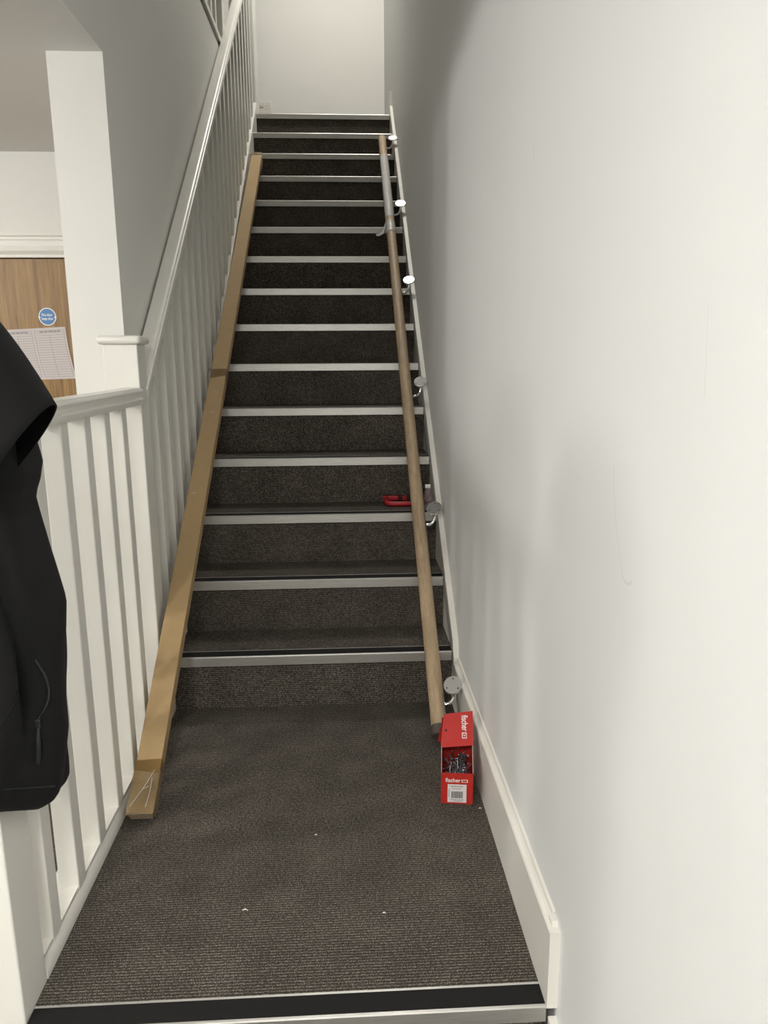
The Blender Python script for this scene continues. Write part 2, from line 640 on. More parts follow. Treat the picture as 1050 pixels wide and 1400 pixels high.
def insert_bm(y, z, x0=-W+0.001, x1=-0.003):
    b2 = bmesh.new()
    box(b2, x0, x1, y+0.006, y+0.048, z-0.0005, z+0.0008)
    return b2


n0 = t0 = r0 = None
for k in range(1, NS+1):
    y = Y1 + (k-1)*G
    z = k*RI
    L = (-W/2, y, z)
    rb = L
    if k == 1:
        r0 = obj('riser', B(-W, 0.0, y+0.012, y+0.030, z-RI, z-0.012), 'carpet', flight, L)
        n0 = obj('nosing', nosing_bm(y, z), 'alu', flight, L)
        i0 = obj('anti_slip_insert', insert_bm(y, z), 'insert', n0, L)
        t0 = obj('tread', B(-W, 0.0, y+0.0525, y+G+0.012, z-0.03, z), 'carpet', flight, L)
    else:
        dup(r0, L, flight)
        c = dup(n0, L, flight)
        i = i0.copy()
        COL.objects.link(i)
        i.parent = c
        if k < NS:
            dup(t0, L, flight)

# lower steps: the wide nosing at the landing edge and the steps below it
low = thing('lower_steps', (-W/2, LF, ZL), 'short lower steps whose black and silver nosing edges the landing at photo bottom', 'staircase')
for k in range(3):
    y = LF - k*G
    z = -k*RI
    L = (-W/2, y, z)
    if k == 0:
        rr = obj('riser', B(-W, 0.0, y+0.012, y+0.030, z-RI, z-0.012), 'carpet', low, L)
        nn = obj('nosing', nosing_bm(y, z, -W, 0.0), 'alu', low, L)
        ii = obj('anti_slip_insert', insert_bm(y, z, -W, 0.0), 'insert', nn, L)
    else:
        dup(rr, L, low)
        c = dup(nn, L, low)
        i = ii.copy()
        COL.objects.link(i)
        i.parent = c
        td = obj('tread', B(-W, 0.016, y+0.0525, y+G+0.012, z-0.03, z), 'carpet', low, L)

# ------------------------------------------------------------------ balustrades
BX = -0.920                  # centre line of the balusters
HB = 0.0205                   # half size


def newel(parent, x0, x1, y0, y1, z0, z1, cap=True):
    n = obj('newel_post', B(x0, x1, y0, y1, z0, z1, bev=0.003), 'gloss', parent)
    if cap:
        b2 = bmesh.new()
        box(b2, x0-0.012, x1+0.012, y0-0.014, y1+0.012, z1, z1+0.023)
        es = [e for e in b2.edges]
        bmesh.ops.bevel(b2, geom=es, offset=0.010, segments=4, affect='EDGES', profile=0.5)
        obj('newel_cap', b2, 'gloss', n, smooth=True)
    return n


# landing balustrade (front newel to middle newel)
lb = thing('balustrade', (-0.943, 1.13, 0), 'white balustrade with level handrail along the landing beside the black jacket', 'balustrade')
newel(lb, -0.990, -0.896, 1.080, 1.174, ZL, 1.149)
RP = [(-0.030, 0.003), (-0.034, 0.008), (-0.034, 0.016), (-0.028, 0.019), (-0.026, 0.028), (-0.033, 0.034), (-0.033, 0.041), (-0.027, 0.045), (-0.012, 0.0475), (0.012, 0.0475),
      (0.0235, 0.0455), (0.0245, 0.0435), (0.0265, 0.0440), (0.031, 0.041), (0.033, 0.037), (0.032, 0.033), (0.026, 0.028), (0.025, 0.021), (0.028, 0.018), (0.0335, 0.016), (0.0335, 0.008), (0.030, 0.003), (0.024, 0.0), (-0.024, 0.0)]
bm = bmesh.new()
prism(bm, [(BX+a, 0.986+b2) for a, b2 in RP], 'y', 1.1745, 2.0835)
obj('handrail', bm, 'gloss', lb, smooth=True)
bm = bmesh.new()
prism(bm, [(-0.946, 0.0005), (-0.946, 0.036), (-0.905, 0.036), (-0.902, 0.033), (-0.899, 0.030), (-0.897, 0.022), (-0.8945, 0.018), (-0.8945, 0.0005)], 'y', 1.1745, 2.0835)
br = obj('base_rail', bm, 'gloss_dirty', lb, smooth=True)
base = None
ys = [1.245 + 0.1375*i for i in range(6)]
for y in ys:
    L = (BX, y, 0.036)
    if base is None:
        base = obj('baluster', B(BX-HB, BX+HB, y-HB, y+HB, 0.036, 0.988, bev=0.0025), 'gloss', lb, L)
    else:
        dup(base, L, lb)
fl = None
edges = [1.1745] + [q2 for y in ys for q2 in (y-HB, y+HB)] + [2.0835]
for a, c in zip(edges[0::2], edges[1::2]):
    if c-a < 0.01:
        continue
    obj('spacer_fillet', B(BX-HB+0.003, BX+HB-0.002, a, c, 0.036, 0.044), 'gloss_dirty', lb)

# stair balustrade (middle newel to the post at the head of the stairs)
sb = thing('balustrade', (-0.943, 2.12, 0), 'white balustrade with sloping handrail climbing the left side of the stairs', 'balustrade')
newel(sb, -0.990, -0.896, 2.085, 2.170, -0.54, 1.149)
newel(sb, -1.047, -W, YTOP+0.01, YTOP+0.20, ZTOP, 4.15)
stop = 0.046
bm = bmesh.new()
ye = YTOP+0.009
prism(bm, [(2.167, 0.0), (2.167, pitch(2.167)+stop), (ye, pitch(ye)+stop), (ye, pitch(ye)-0.25), (2.46, 0.0)], 'x', -0.948, -W-0.0005)
obj('string', bm, 'gloss_dirty', sb)
bm = bmesh.new()
prism(bm, [(2.167, pitch(2.167)+stop), (2.167, pitch(2.167)+stop+0.016), (ye, pitch(ye)+stop+0.016), (ye, pitch(ye)+stop)], 'x', -0.946, -W+0.003)
obj('base_rail', bm, 'gloss', sb)
# handrail: moulded section swept up the pitch
hz = 0.862                      # underside above the pitch line
ca = math.cos(math.atan(SL))
HP = [(-0.026, 0.0), (-0.026, 0.030), (-0.024, 0.034), (-0.014, 0.0362), (0.010, 0.0362), (0.0185, 0.0345), (0.0215, 0.0315), (0.0225, 0.028), (0.027, 0.0265), (0.0275, 0.022),
      (0.0275, 0.006), (0.0255, 0.0)]
bm = bmesh.new()
sweep(bm, HP, (BX, 2.167, pitch(2.167)+hz), (BX, ye, pitch(ye)+hz), (1, 0, 0))
obj('handrail', bm, 'gloss', sb, smooth=True)
nb = 22
b0 = None
for i in range(nb):
    y = 2.286 + 0.1415*i
    if y > YTOP-0.03:
        break
    L = (BX, y, pitch(y))
    if b0 is None:
        bm = bmesh.new()
        prism(bm, [(y-HB, pitch(y-HB)+stop+0.015), (y-HB, pitch(y-HB)+hz+0.002), (y+HB, pitch(y+HB)+hz+0.002), (y+HB, pitch(y+HB)+stop+0.015)], 'x', BX-HB, BX+HB)
        b0 = obj('baluster', bm, 'gloss', sb, L)
    else:
        dup(b0, L, sb)

# balustrade of the upper floor edge, seen past the handrail at the top of the picture
UX = GX-0.032
ub = thing('balustrade', (UX, 4.0, ZTOP), 'upper floor balustrade glimpsed past the handrail at the top left', 'balustrade')
obj('floor_edge_trim', B(GX-0.085, GX+0.010, 2.0, 4.45, ZTOP+0.0005, ZTOP+0.030, bev=0.003), 'gloss', ub)
obj('newel_post', B(UX-0.040, UX+0.040, 4.37, 4.45, ZTOP+0.031, ZTOP+1.2, bev=0.003), 'gloss', ub)
obj('handrail', B(UX-0.03, UX+0.03, 2.0, 4.369, ZTOP+0.95, ZTOP+1.0, bev=0.01), 'gloss', ub)
b0 = None
for i in range(16):
    y = 4.285 - 0.1375*i
    L = (UX, y, ZTOP+0.031)
    if b0 is None:
        b0 = obj('baluster', B(UX-HB, UX+HB, y-HB, y+HB, ZTOP+0.031, ZTOP+0.949), 'gloss', ub, L)
    else:
        dup(b0, L, ub)

# ------------------------------------------------------------------ power socket on the wall at the head of the stairs
s0 = Vector((-0.945, YB, 3.032))
so = thing('power_socket', s0, 'white double power socket low on the wall at the head of the stairs', 'socket')
obj('face_plate', B(s0.x-0.073, s0.x+0.073, YB-0.010, YB-0.0005, s0.z-0.043, s0.z+0.043, bev=0.003), 'plastic_white', so)
for sx in (-0.036, 0.036):
    bx_ = s0.x+sx
    obj('rocker_switch', B(bx_-0.022*(-1 if sx < 0 else 1)-0.006, bx_-0.022*(-1 if sx < 0 else 1)+0.006, YB-0.014, YB-0.0098, s0.z+0.012, s0.z+0.030, bev=0.001), 'plastic_white', so)
    for (hx, hz2, ww, hh) in ((0, 0.012, 0.004, 0.008), (-0.011, -0.010, 0.0065, 0.004), (0.011, -0.010, 0.0065, 0.004)):
        obj('pin_hole', B(bx_+hx-ww/2, bx_+hx+ww/2, YB-0.0104, YB-0.0098, s0.z+hz2-hh/2, s0.z+hz2+hh/2), 'tool_black', so)
obj('indicator', B(s0.x-0.022, s0.x+0.006, YB-0.0106, YB-0.0098, s0.z-0.004, s0.z+0.002), 'tool_black', so)

# ------------------------------------------------------------------ long cardboard carton leaning on the stairs
P0 = Vector((-0.846, 1.610, 0.012))       # centre line of the upper face at the lower end
SB = 0.708
dv = Vector((0, 1, SB)).normalized()
nv = Vector((0, -SB, 1)).normalized()
sidev = Vector((1, 0, 0))
LEN = (4.815-1.610)*math.sqrt(1+SB*SB)
TH, HW = 0.034, 0.0315
P0 = Vector((-0.848, 1.628, 0.034))
ct = thing('cardboard_carton', (P0.x, P0.y, 0.0), 'long thin brown cardboard carton leaning up the left of the stairs', 'carton')


def cpt(s, a, n):
    """s along carton, a across, n above the upper face; slight bow"""
    bow = 0.010*math.sin(math.pi*s/LEN)
    return P0 + dv*s + sidev*(a + 0.006*(s/LEN)) + nv*(n - bow)


bm = bmesh.new()
NSG = 24
rings = []
for i in range(NSG+1):
    s_ = LEN*i/NSG
    e = 0.0015
    rings.append([bm.verts.new(cpt(s_, a, n)) for a, n in ((-HW, -TH), (HW, -TH), (HW, -e), (HW-e, 0), (-HW+e, 0), (-HW, -e))])
for a, c in zip(rings, rings[1:]):
    for k in range(6):
        bm.faces.new((a[k], a[(k+1) % 6], c[(k+1) % 6], c[k]))
bm.faces.new(rings[0][::-1])
bm.faces.new(rings[-1])
obj('carton_body', bm, 'card', ct)


def band(name, s0_, s1_, mat, lift=0.0006, skew=0.0, full=True, wob=0.0):
    b2 = bmesh.new()
    prs = []
    sects = [(-HW-lift, -TH*0.9), (-HW-lift, 0.0), (-HW, lift), (HW, lift), (HW+lift, 0.0), (HW+lift, -TH*0.9)] if full else [(-HW*0.8, lift), (HW*0.8, lift)]
    for side in (0, 1):
        row = []
        for a, n in sects:
            s_ = (s0_, s1_)[side] + skew*a/HW*0.5 + random.uniform(-wob, wob)
            row.append(b2.verts.new(cpt(s_, a, n)))
        prs.append(row)
    for k in range(len(sects)-1):
        b2.faces.new((prs[0][k], prs[0][k+1], prs[1][k+1], prs[1][k]))
    r = bmesh.ops.solidify(b2, geom=b2.faces[:], thickness=0.0003)
    return obj(name, b2, mat, ct)


band('parcel_tape', -0.002, 0.135, 'card_tape', wob=0.004)
band('clear_tape', -0.003, 0.100, 'tape_clear', lift=0.0022, wob=0.006)
band('parcel_tape', 1.745, 1.800, 'card_tape', wob=0.006, skew=0.01)
bm = bmesh.new()
for a, c in ((0.03, 0.095), (0.055, 0.06)):
    pass
# creased clear tape ridges on the lower end
for (s_a, a_a, s_b, a_b) in ((0.012, -0.026, 0.105, 0.020), (0.01, 0.012, 0.085, 0.016), (0.055, -0.004, 0.062, 0.01)):
    tube(bm, [cpt(s_a, a_a, 0.003), cpt((s_a+s_b)/2, (a_a+a_b)/2+0.003, 0.0042), cpt(s_b, a_b, 0.003)], 0.0008, 6)
obj('tape_crease', bm, 'film', ct, smooth=True)
# open lower end: folded end flaps
bm = bmesh.new()
vs = [cpt(-0.0015, -HW+0.002, -0.004), cpt(-0.0015, HW-0.002, -0.004), cpt(-0.006, HW-0.004, -TH+0.004), cpt(-0.006, -HW+0.004, -TH+0.004)]
bm.faces.new([bm.verts.new(v) for v in vs])
bmesh.ops.solidify(bm, geom=bm.faces[:], thickness=0.002)
obj('end_flap', bm, 'card_edge', ct)
# torn upper end, ragged pale flap standing proud
bm = bmesh.new()
n = 9
lo = [bm.verts.new(cpt(LEN-0.004, -HW+2*HW*i/n, 0.0008)) for i in range(n+1)]
hi = [bm.verts.new(cpt(LEN+0.018+random.uniform(-0.007, 0.007), -HW+2*HW*i/n, 0.004+random.uniform(0, 0.006))) for i in range(n+1)]
for i in range(n):
    bm.faces.new((lo[i], lo[i+1], hi[i+1], hi[i]))
bmesh.ops.solidify(bm, geom=bm.faces[:], thickness=0.002)
obj('torn_flap', bm, 'card_edge', ct)
bm = bmesh.new()
lo = [cpt(LEN-0.16, HW+0.0025, -0.004), cpt(LEN-0.03, HW+0.006, 0.0015), cpt(LEN-0.05, HW+0.005, -TH), cpt(LEN-0.16, HW+0.0025, -TH)]
bm.faces.new([bm.verts.new(v) for v in lo])
bmesh.ops.solidify(bm, geom=bm.faces[:], thickness=0.002)
obj('side_flap', bm, 'card_edge', ct)

# ------------------------------------------------------------------ timber handrail pole with brackets laid on the stairs
PR = 0.0235
dp = Vector((0, 1, SL)).normalized()
npv = Vector((0, -SL, 1)).normalized()
PX = -0.071
pole0 = Vector((PX, 1.972, pitch(1.972) + PR/ca + 0.002))
PLEN = (5.065-1.972)/ca
ph = thing('wooden_handrail', (PX, 1.972, 0), 'round pale wooden handrail with steel brackets lying up the right of the stairs', 'handrail')


def pp(s, a=0.0, n=0.0):
    return pole0 + dp*s + Vector((1, 0, 0))*a + npv*n


bm = bmesh.new()
tube(bm, [pp(0.03), pp(PLEN*0.25), pp(PLEN*0.5), pp(PLEN*0.75), pp(PLEN)], PR, 24)
rail = obj('rail', bm, 'rail_wood', ph, smooth=True)
bm = bmesh.new()
tube(bm, [pp(0.0), pp(0.004), pp(0.0298)], [PR*0.86, PR*0.99, PR*1.002], 24)
obj('rail_end', bm, 'rail_end', ph, smooth=True)
# protective film left on the upper part
bm = bmesh.new()
sa, sz = (4.28-1.972)/ca, (4.855-1.972)/ca
tube(bm, [pp(sa + (sz-sa)*i/14, random.uniform(-.0007, .0007), 0.0006) for i in range(15)], [PR+0.0016+random.uniform(0, 0.0012) for i in range(15)], 20, cap=False)
obj('protective_film', bm, 'film', ph, smooth=True)
bm = bmesh.new()
sf = (4.165-1.972)/ca
tube(bm, [pp(sf + 0.10*i/6, 0, 0.0006) for i in range(7)], [PR+0.0016+random.uniform(0, 0.0016) for i in range(7)], 20, cap=False)
obj('protective_film', bm, 'film', ph, smooth=True)
# torn strip of film curling off to the left
bm = bmesh.new()
pts = [(sf+0.13, -PR, 0.0), (sf+0.09, -PR-0.012, -0.008), (sf+0.05, -PR-0.024, -0.014), (sf+0.03, -PR-0.045, -0.016), (sf+0.022, -PR-0.060, -0.012)]
A = [bm.verts.new(pp(s, a, n)) for s, a, n in pts]
C_ = [bm.verts.new(pp(s-0.028, a+0.006, n+0.003)) for s, a, n in pts]
for i in range(4):
    bm.faces.new((A[i], A[i+1], C_[i+1], C_[i]))
bmesh.ops.solidify(bm, geom=bm.faces[:], thickness=0.0008)
obj('film_strip', bm, 'film', ph, smooth=True)
# brackets: saddle on the side of the rail, swan-neck arm, round wall plate facing up
DISCS = [2.082, 2.628, 3.178, 3.770, 4.358, 4.997]
BROT = [-14, -8, -3, -2, 2, 3]
first = None
for i, yd in enumerate(DISCS):
    s_ = (yd-1.972)*1.0/ca - 0.0
    s_ = (yd - 1.972)/ca
    base_s = s_ - 0.045
    L = pp(base_s)
    if first is None:
        bm = bmesh.new()
        pts = [(0, PR+0.001, 0.0), (0.0, PR+0.012, -0.001), (0.006, PR+0.024, 0.002), (0.016, PR+0.033, 0.010), (0.026, PR+0.037, 0.022), (0.032, PR+0.038, 0.036), (0.034, PR+0.038, 0.046)]
        tube(bm, [L + dp*a + Vector((b2, 0, 0)) + npv*c for a, b2, c in pts], 0.0055, 12)
        arm = obj('bracket', bm, 'chrome', ph, L, smooth=True)
        bm = bmesh.new()
        # curved saddle strip hugging the rail side
        rows = []
        for e in (-0.032, 0.032):
            rows.append([bm.verts.new(L + dp*e + Vector((math.cos(a), 0, 0))*(PR+0.0003) + npv*math.sin(a)*(PR+0.0003)) for a in [(-0.5+j*0.2) for j in range(6)]])
        for j in range(5):
            bm.faces.new((rows[0][j], rows[0][j+1], rows[1][j+1], rows[1][j]))
        bmesh.ops.solidify(bm, geom=bm.faces[:], thickness=-0.0025)
        sad = obj('saddle', bm, 'chrome_plate', arm, L, smooth=True)
        cpos = L + dp*0.034 + Vector((PR+0.036, 0, 0)) + npv*0.046
        nrm = (npv*0.985 + Vector((0.0, -0.12, 0.0)) + Vector((-0.10, 0, 0))).normalized()
        bm = disc(bmesh.new(), cpos, nrm, 0.0285, 0.006, 36, bev=0.0015)
        plate = obj('wall_plate', bm, 'chrome_plate', arm, L, smooth=True)
        aa = nrm.orthogonal().normalized()
        bb = nrm.cross(aa)
        holes = []
        for t3 in (0.4, 2.5, 4.6):
            holes.append(obj('screw_hole', disc(bmesh.new(), cpos + nrm*0.0058 + (aa*math.cos(t3)+bb*math.sin(t3))*0.0195, nrm, 0.0022, 0.0004, 10), 'screw', arm, L))
        first = (arm, [sad, plate] + holes)
        arm.rotation_mode = 'QUATERNION'
        arm.rotation_quaternion = Quaternion(dp, math.radians(BROT[0]))
    else:
        c = dup(first[0], L, ph)
        c.rotation_quaternion = Quaternion(dp, math.radians(BROT[i]))
        for ch in first[1]:
            d = ch.copy()
            COL.objects.link(d)
            d.parent = c

# ------------------------------------------------------------------ red carton of nails
rx0, rx1, ry0, ry1 = -0.107, -0.0265, 1.669, 1.795
zf, zb = 0.086, 0.125
rc = thing('nail_carton', (rx0, ry0, 0), 'open red card box of nails standing on the landing by the skirting', 'box')
tk = 0.0012
obj('base_panel', B(rx0+tk, rx1-tk, ry0+tk, ry1-tk, 0.0006, 0.0022), 'red_in', rc)
fp = obj('front_panel', B(rx0, rx1, ry0, ry0+tk, 0.0006, zf), 'red', rc)
obj('back_panel', B(rx0, rx1, ry1-tk, ry1, 0.0006, 0.172), 'red', rc)
for xa, xb in ((rx0, rx0+tk), (rx1-tk, rx1)):
    bm = bmesh.new()
    prism(bm, [(ry0+tk, 0.0006), (ry0+tk, zf), (1.735, zb), (ry1-tk, 0.172), (ry1-tk, 0.0006)], 'x', xa, xb)
    sp = obj('side_panel', bm, 'red_in', rc)
    bm = bmesh.new()
    prism(bm, [(ry0+tk, zf), (ry0+tk, zf+0.0016), (1.735, zb+0.0016), (1.735, zb)], 'x', xa-0.0002, xb+0.0002)
    obj('cut_edge', bm, 'card_grey', sp)
# lid: panel leaning back, rounded lower-left corners, locking tab at the left
a0 = Vector((-0.1015, 1.728, 0.1215))
a1 = Vector((-0.0175, 1.722, 0.1290))
b1 = Vector((-0.0085, 1.790, 0.190))
b0_ = Vector((-0.0855, 1.790, 0.1835))
RZ = math.radians(-7.5)


def unrot(p):
    o_ = Vector((rx0, ry0, 0))
    return Matrix.Rotation(-RZ, 3, 'Z') @ (Vector(p)-o_) + o_


def rot(p):
    o_ = Vector((rx0, ry0, 0))
    return Matrix.Rotation(RZ, 3, 'Z') @ (Vector(p)-o_) + o_


a0, a1, b0_, b1 = unrot(a0), unrot(a1), unrot(b0_), unrot(b1)
ux = (a1-a0)
ln = ux.cross(b0_-a0).normalized()


def lid(u, v, lift=0.0):
    lo_ = a0.lerp(a1, u)
    hi_ = b0_.lerp(b1, u)
    return lo_.lerp(hi_, v) + ln*lift


if ln.y > 0:
    ln = -ln
outl = []
rr_ = 0.09
for k in range(6):
    t3 = math.pi + (math.pi/2)*k/5
    outl.append((rr_+rr_*math.cos(t3), rr_*1.1+rr_*1.1*math.sin(t3)))
outl += [(1, 0), (1, 1)]
for k in range(6):
    t3 = math.pi/2 + (math.pi/2)*k/5
    outl.append((rr_+rr_*math.cos(t3), 1-rr_*1.1+rr_*1.1*math.sin(t3)))
bm = bmesh.new()
A = [bm.verts.new(lid(u, v, 0.0)) for u, v in outl]
C_ = [bm.verts.new(lid(u, v, -0.0012)) for u, v in outl]
bm.faces.new(A)
bm.faces.new(C_[::-1])
for i in range(len(A)):
    j = (i+1) % len(A)
    bm.faces.new((A[i], C_[i], C_[j], A[j]))
ld = obj('lid', bm, 'red', rc)
bm = bmesh.new()
tp = [lid(0.0, 0.14), lid(0.0, 0.72), lid(-0.10, 0.60, -0.010), lid(-0.11, 0.22, -0.010)]
bm.faces.new([bm.verts.new(p) for p in tp])
bmesh.ops.solidify(bm, geom=bm.faces[:], thickness=0.0012)
obj('locking_tab', bm, 'red', ld)
# lettering on lid: reads downwards
rdir = (lid(0.72, 0.0)-lid(0.66, 1.0)).normalized()
udir = ln.cross(rdir).normalized()
o0 = lid(0.615, 0.905, 0.0003)
obj('lettering', text_bm('fischer', 0.0235, rdir, udir, o0, width=0.043, bold=0.0003), 'white_ink', ld)


def quad_bm(o, r, u_, wd, hh, lift, n_):
    b2 = bmesh.new()
    r, u_ = Vector(r).normalized(), Vector(u_).normalized()
    p = Vector(o) + Vector(n_)*lift
    A2 = [b2.verts.new(v) for v in (p, p+r*wd, p+r*wd+u_*hh, p+u_*hh)]
    C2 = [b2.verts.new(v.co - Vector(n_)*0.0002) for v in A2]
    b2.faces.new(A2)
    b2.faces.new(C2[::-1])
    for i in range(4):
        j = (i+1) % 4
        b2.faces.new((A2[i], C2[i], C2[j], A2[j]))
    return b2


q0 = o0 + rdir*0.0465 - udir*0.0005
obj('logo_mark', quad_bm(q0, rdir, udir, 0.0155, 0.0125, 0.0005, ln), 'white_ink', ld)
obj('logo_fish', quad_bm(q0+rdir*0.0022+udir*0.0018, rdir, udir, 0.0112, 0.009, 0.0009, ln), 'red', ld)
bm = bmesh.new()
for (u0, v0, u1, v1) in ((0.003, 0.002, 0.008, 0.0045), (0.003, 0.007, 0.008, 0.0045)):
    c0 = q0+rdir*(0.0022+u0)+udir*(0.0018+v0)
    c1 = q0+rdir*(0.0022+u1)+udir*(0.0018+v1)
    tube(bm, [c0+ln*0.0012, c1+ln*0.0012], 0.0007, 6)
obj('logo_lines', bm, 'white_ink', ld)
obj('punch_hole', disc(bmesh.new(), lid(0.12, 0.50, 0.0001), ln, 0.0032, 0.0003, 14), 'tool_black', ld)
# front panel print
fn = Vector((0, -1, 0))
R_, U_ = Vector((1, 0, 0)), Vector((0, 0, 1))
o1 = Vector((rx0+0.011, ry0-0.0002, 0.0615))
obj('lettering', text_bm('fischer', 0.0155, R_, U_, o1, width=0.038, bold=0.0002), 'white_ink', fp)
obj('logo_mark', quad_bm(o1+R_*0.0405, R_, U_, 0.0155, 0.0075, 0.0004, fn), 'white_ink', fp)
obj('logo_fish', quad_bm(o1+R_*0.0425+U_*0.0014, R_, U_, 0.0115, 0.0047, 0.0008, fn), 'red', fp)
lbp = obj('paper_label', quad_bm((rx0+0.0165, ry0, 0.005), R_, U_, 0.0475, 0.0505, 0.0006, fn), 'label', fp)
bm = bmesh.new()
x = rx0+0.0265
while x < rx0+0.0545:
    wd = random.choice((0.0006, 0.0009, 0.0014))
    z0_ = 0.017
    vv = [bm.verts.new(Vector((xx, ry0-0.0010, zz))) for xx, zz in ((x, z0_), (x+wd, z0_), (x+wd, z0_+0.019), (x, z0_+0.019))]
    bm.faces.new(vv)
    x += wd + random.choice((0.0006, 0.0009))
obj('barcode', bm, 'black_ink', fp)
bm = bmesh.new()
for (xa, xb, za, zb_) in ((0.024, 0.056, 0.0485, 0.0512), (0.028, 0.050, 0.0425, 0.0445), (0.023, 0.058, 0.0120, 0.0138), (0.034, 0.055, 0.0078, 0.0092), (0.0195, 0.021, 0.02, 0.042)):
    x = rx0+xa
    while x < rx0+xb-0.001:
        wd = min(random.uniform(0.0015, 0.0035), rx0+xb-x)
        bm.faces.new([bm.verts.new(Vector((xx, ry0-0.0010, zz))) for xx, zz in ((x, za), (x+wd, za), (x+wd, zb_), (x, zb_))])
        x += wd+0.0008
obj('label_print', bm, 'grey_ink', fp)

rc.rotation_euler = (0, 0, RZ)
# nails heaped in the carton, each one separate
bm = bmesh.new()
tube(bm, [(0, 0, -0.016), (0, 0, 0.013)], 0.0010, 6)
tube(bm, [(0, 0, 0.013), (0, 0, 0.0135), (0, 0, 0.015)], [0.0011, 0.0026, 0.0026], 8)
tube(bm, [(0, 0, -0.016), (0, 0, -0.021)], [0.0012, 0.0002], 6, cap=True)
nail_me = mesh_from(bm, 'nail')
nail_me.materials.append(M['steel'])
ri = random.Random(3)
for i in range(150):
    o = bpy.data.objects.new('nail', nail_me)
    COL.objects.link(o)
    x = ri.uniform(rx0+0.013, rx1-0.013)
    y = ri.uniform(ry0+0.016, ry1-0.022)
    lvl = (i/150.0)**0.6
    z = 0.010 + 0.066*lvl + 0.016*((y-ry0)/(ry1-ry0)) + ri.uniform(-0.003, 0.003)
    tilt = ri.uniform(0.9, 1.9) if ri.random() < 0.78 else ri.uniform(0.25, 0.7)
    az = ri.uniform(0, 2*math.pi)
    o.location = rot((x, y, z))
    o.rotation_euler = (tilt, 0, az)
    # keep the shaft inside the walls
    dvx = Vector((0, 0, 1))
    dvx.rotate(o.rotation_euler)
    if abs(dvx.x) > 0.6:
        o.rotation_euler = (tilt, 0, az+1.1)
    tag(o, 'small grey steel nail heaped in the open red box', 'nail', 'nails in the red box')

# ------------------------------------------------------------------ red hand tool on the third step
zt = 3*RI
tl = thing('hand_tool', (-0.12, 2.85, zt), 'red hand tool with a looped frame lying on the third step', 'tool')
bm = bmesh.new()
path = [(-0.036, 2.800, zt+0.010), (-0.10, 2.800, zt+0.010), (-0.150, 2.800, zt+0.010), (-0.166, 2.803, zt+0.010), (-0.175, 2.812, zt+0.011), (-0.178, 2.828, zt+0.013), (-0.178, 2.850, zt+0.017), (-0.176, 2.868, zt+0.020)]
tube(bm, path, 0.0095, 12)
obj('frame', bm, 'tool_red', tl, smooth=True)
bm = bmesh.new()
box(bm, -0.190, -0.128, 2.862, 2.884, zt+0.0105, zt+0.0300, bev=0.004)
obj('arm', bm, 'tool_red', tl)
obj('grip_band', B(-0.1285, -0.113, 2.861, 2.885, zt+0.009, zt+0.031, bev=0.003), 'tool_black', tl)
obj('sleeve', B(-0.1135, -0.094, 2.863, 2.883, zt+0.0105, zt+0.0295, bev=0.003), 'tool_red', tl)
obj('grip_band', B(-0.0945, -0.078, 2.860, 2.886, zt+0.008, zt+0.032, bev=0.003), 'tool_black', tl)
obj('screw_end', tube(bmesh.new(), [(-0.0785, 2.873, zt+0.020), (-0.060, 2.873, zt+0.020), (-0.038, 2.873, zt+0.020)], [0.010, 0.0075, 0.0075], 12), 'tool_red', tl, smooth=True)
obj('pivot_hole', disc(bmesh.new(), (-0.179, 2.8621, zt+0.0205), (0, -1, 0), 0.0045, 0.0005, 14), 'tool_black', tl)
obj('cross_bar', B(-0.049, -0.037, 2.806, 2.866, zt+0.003, zt+0.018, bev=0.003), 'tool_red', tl)

# clear bag of red-brown fixings beside the pole
bg0 = Vector((-0.0235, 2.735, zt))
bag = thing('plastic_bag', bg0, 'small clear plastic bag of red-brown fixings on the third step by the string', 'bag')
bm = bmesh.new()
rings = []
seg = 18
lv = [(0.0, 0.012, 0.030), (0.004, 0.019, 0.044), (0.022, 0.0195, 0.047), (0.045, 0.0185, 0.040), (0.062, 0.014, 0.026), (0.074, 0.008, 0.012), (0.083, 0.010, 0.007), (0.092, 0.013, 0.004)]
for h, ra, rb2 in lv:
    lean = h*0.25
    rings.append([bm.verts.new(bg0 + Vector(((ra + random.uniform(-.0025, .0025))*math.cos(2*math.pi*k/seg), (rb2+random.uniform(-.003, .003))*math.sin(2*math.pi*k/seg)+lean, h+0.002))) for k in range(seg)])
for a, c in zip(rings, rings[1:]):
    for k in range(seg):
        bm.faces.new((a[k], a[(k+1) % seg], c[(k+1) % seg], c[k]))
bm.faces.new(rings[0][::-1])
obj('pouch', bm, 'bag', bag, smooth=True)
bm = quad_bm(bg0+Vector((-0.010, 0.020, 0.078)), (1, 0, 0), (0, 0.3, 1), 0.019, 0.014, 0.008, (0, -1, 0.3))
obj('header_label', bm, 'white_ink', bag)
rj = random.Random(5)
bm = bmesh.new()
tube(bm, [(0, 0, -0.014), (0, 0, 0.008), (0, 0, 0.012), (0, 0, 0.014)], [0.0038, 0.0038, 0.0048, 0.0048], 8)
plug_me = mesh_from(bm, 'wall_plug')
plug_me.materials.append(M['plug'])
for i in range(22):
    o = bpy.data.objects.new('wall_plug', plug_me)
    COL.objects.link(o)
    h = 0.011 + 0.050*(i/22.0)
    sh = 1.0 - 0.5*(i/22.0)
    o.location = bg0 + Vector((rj.uniform(-0.008, 0.008)*sh, rj.uniform(-0.026, 0.026)*sh + h*0.25, h))
    o.rotation_euler = (rj.uniform(0.9, 2.2), 0, rj.uniform(-0.7, 0.7))
    tag(o, 'red-brown plastic fixing inside the clear bag on the third step', 'fixing', 'fixings in the clear bag')

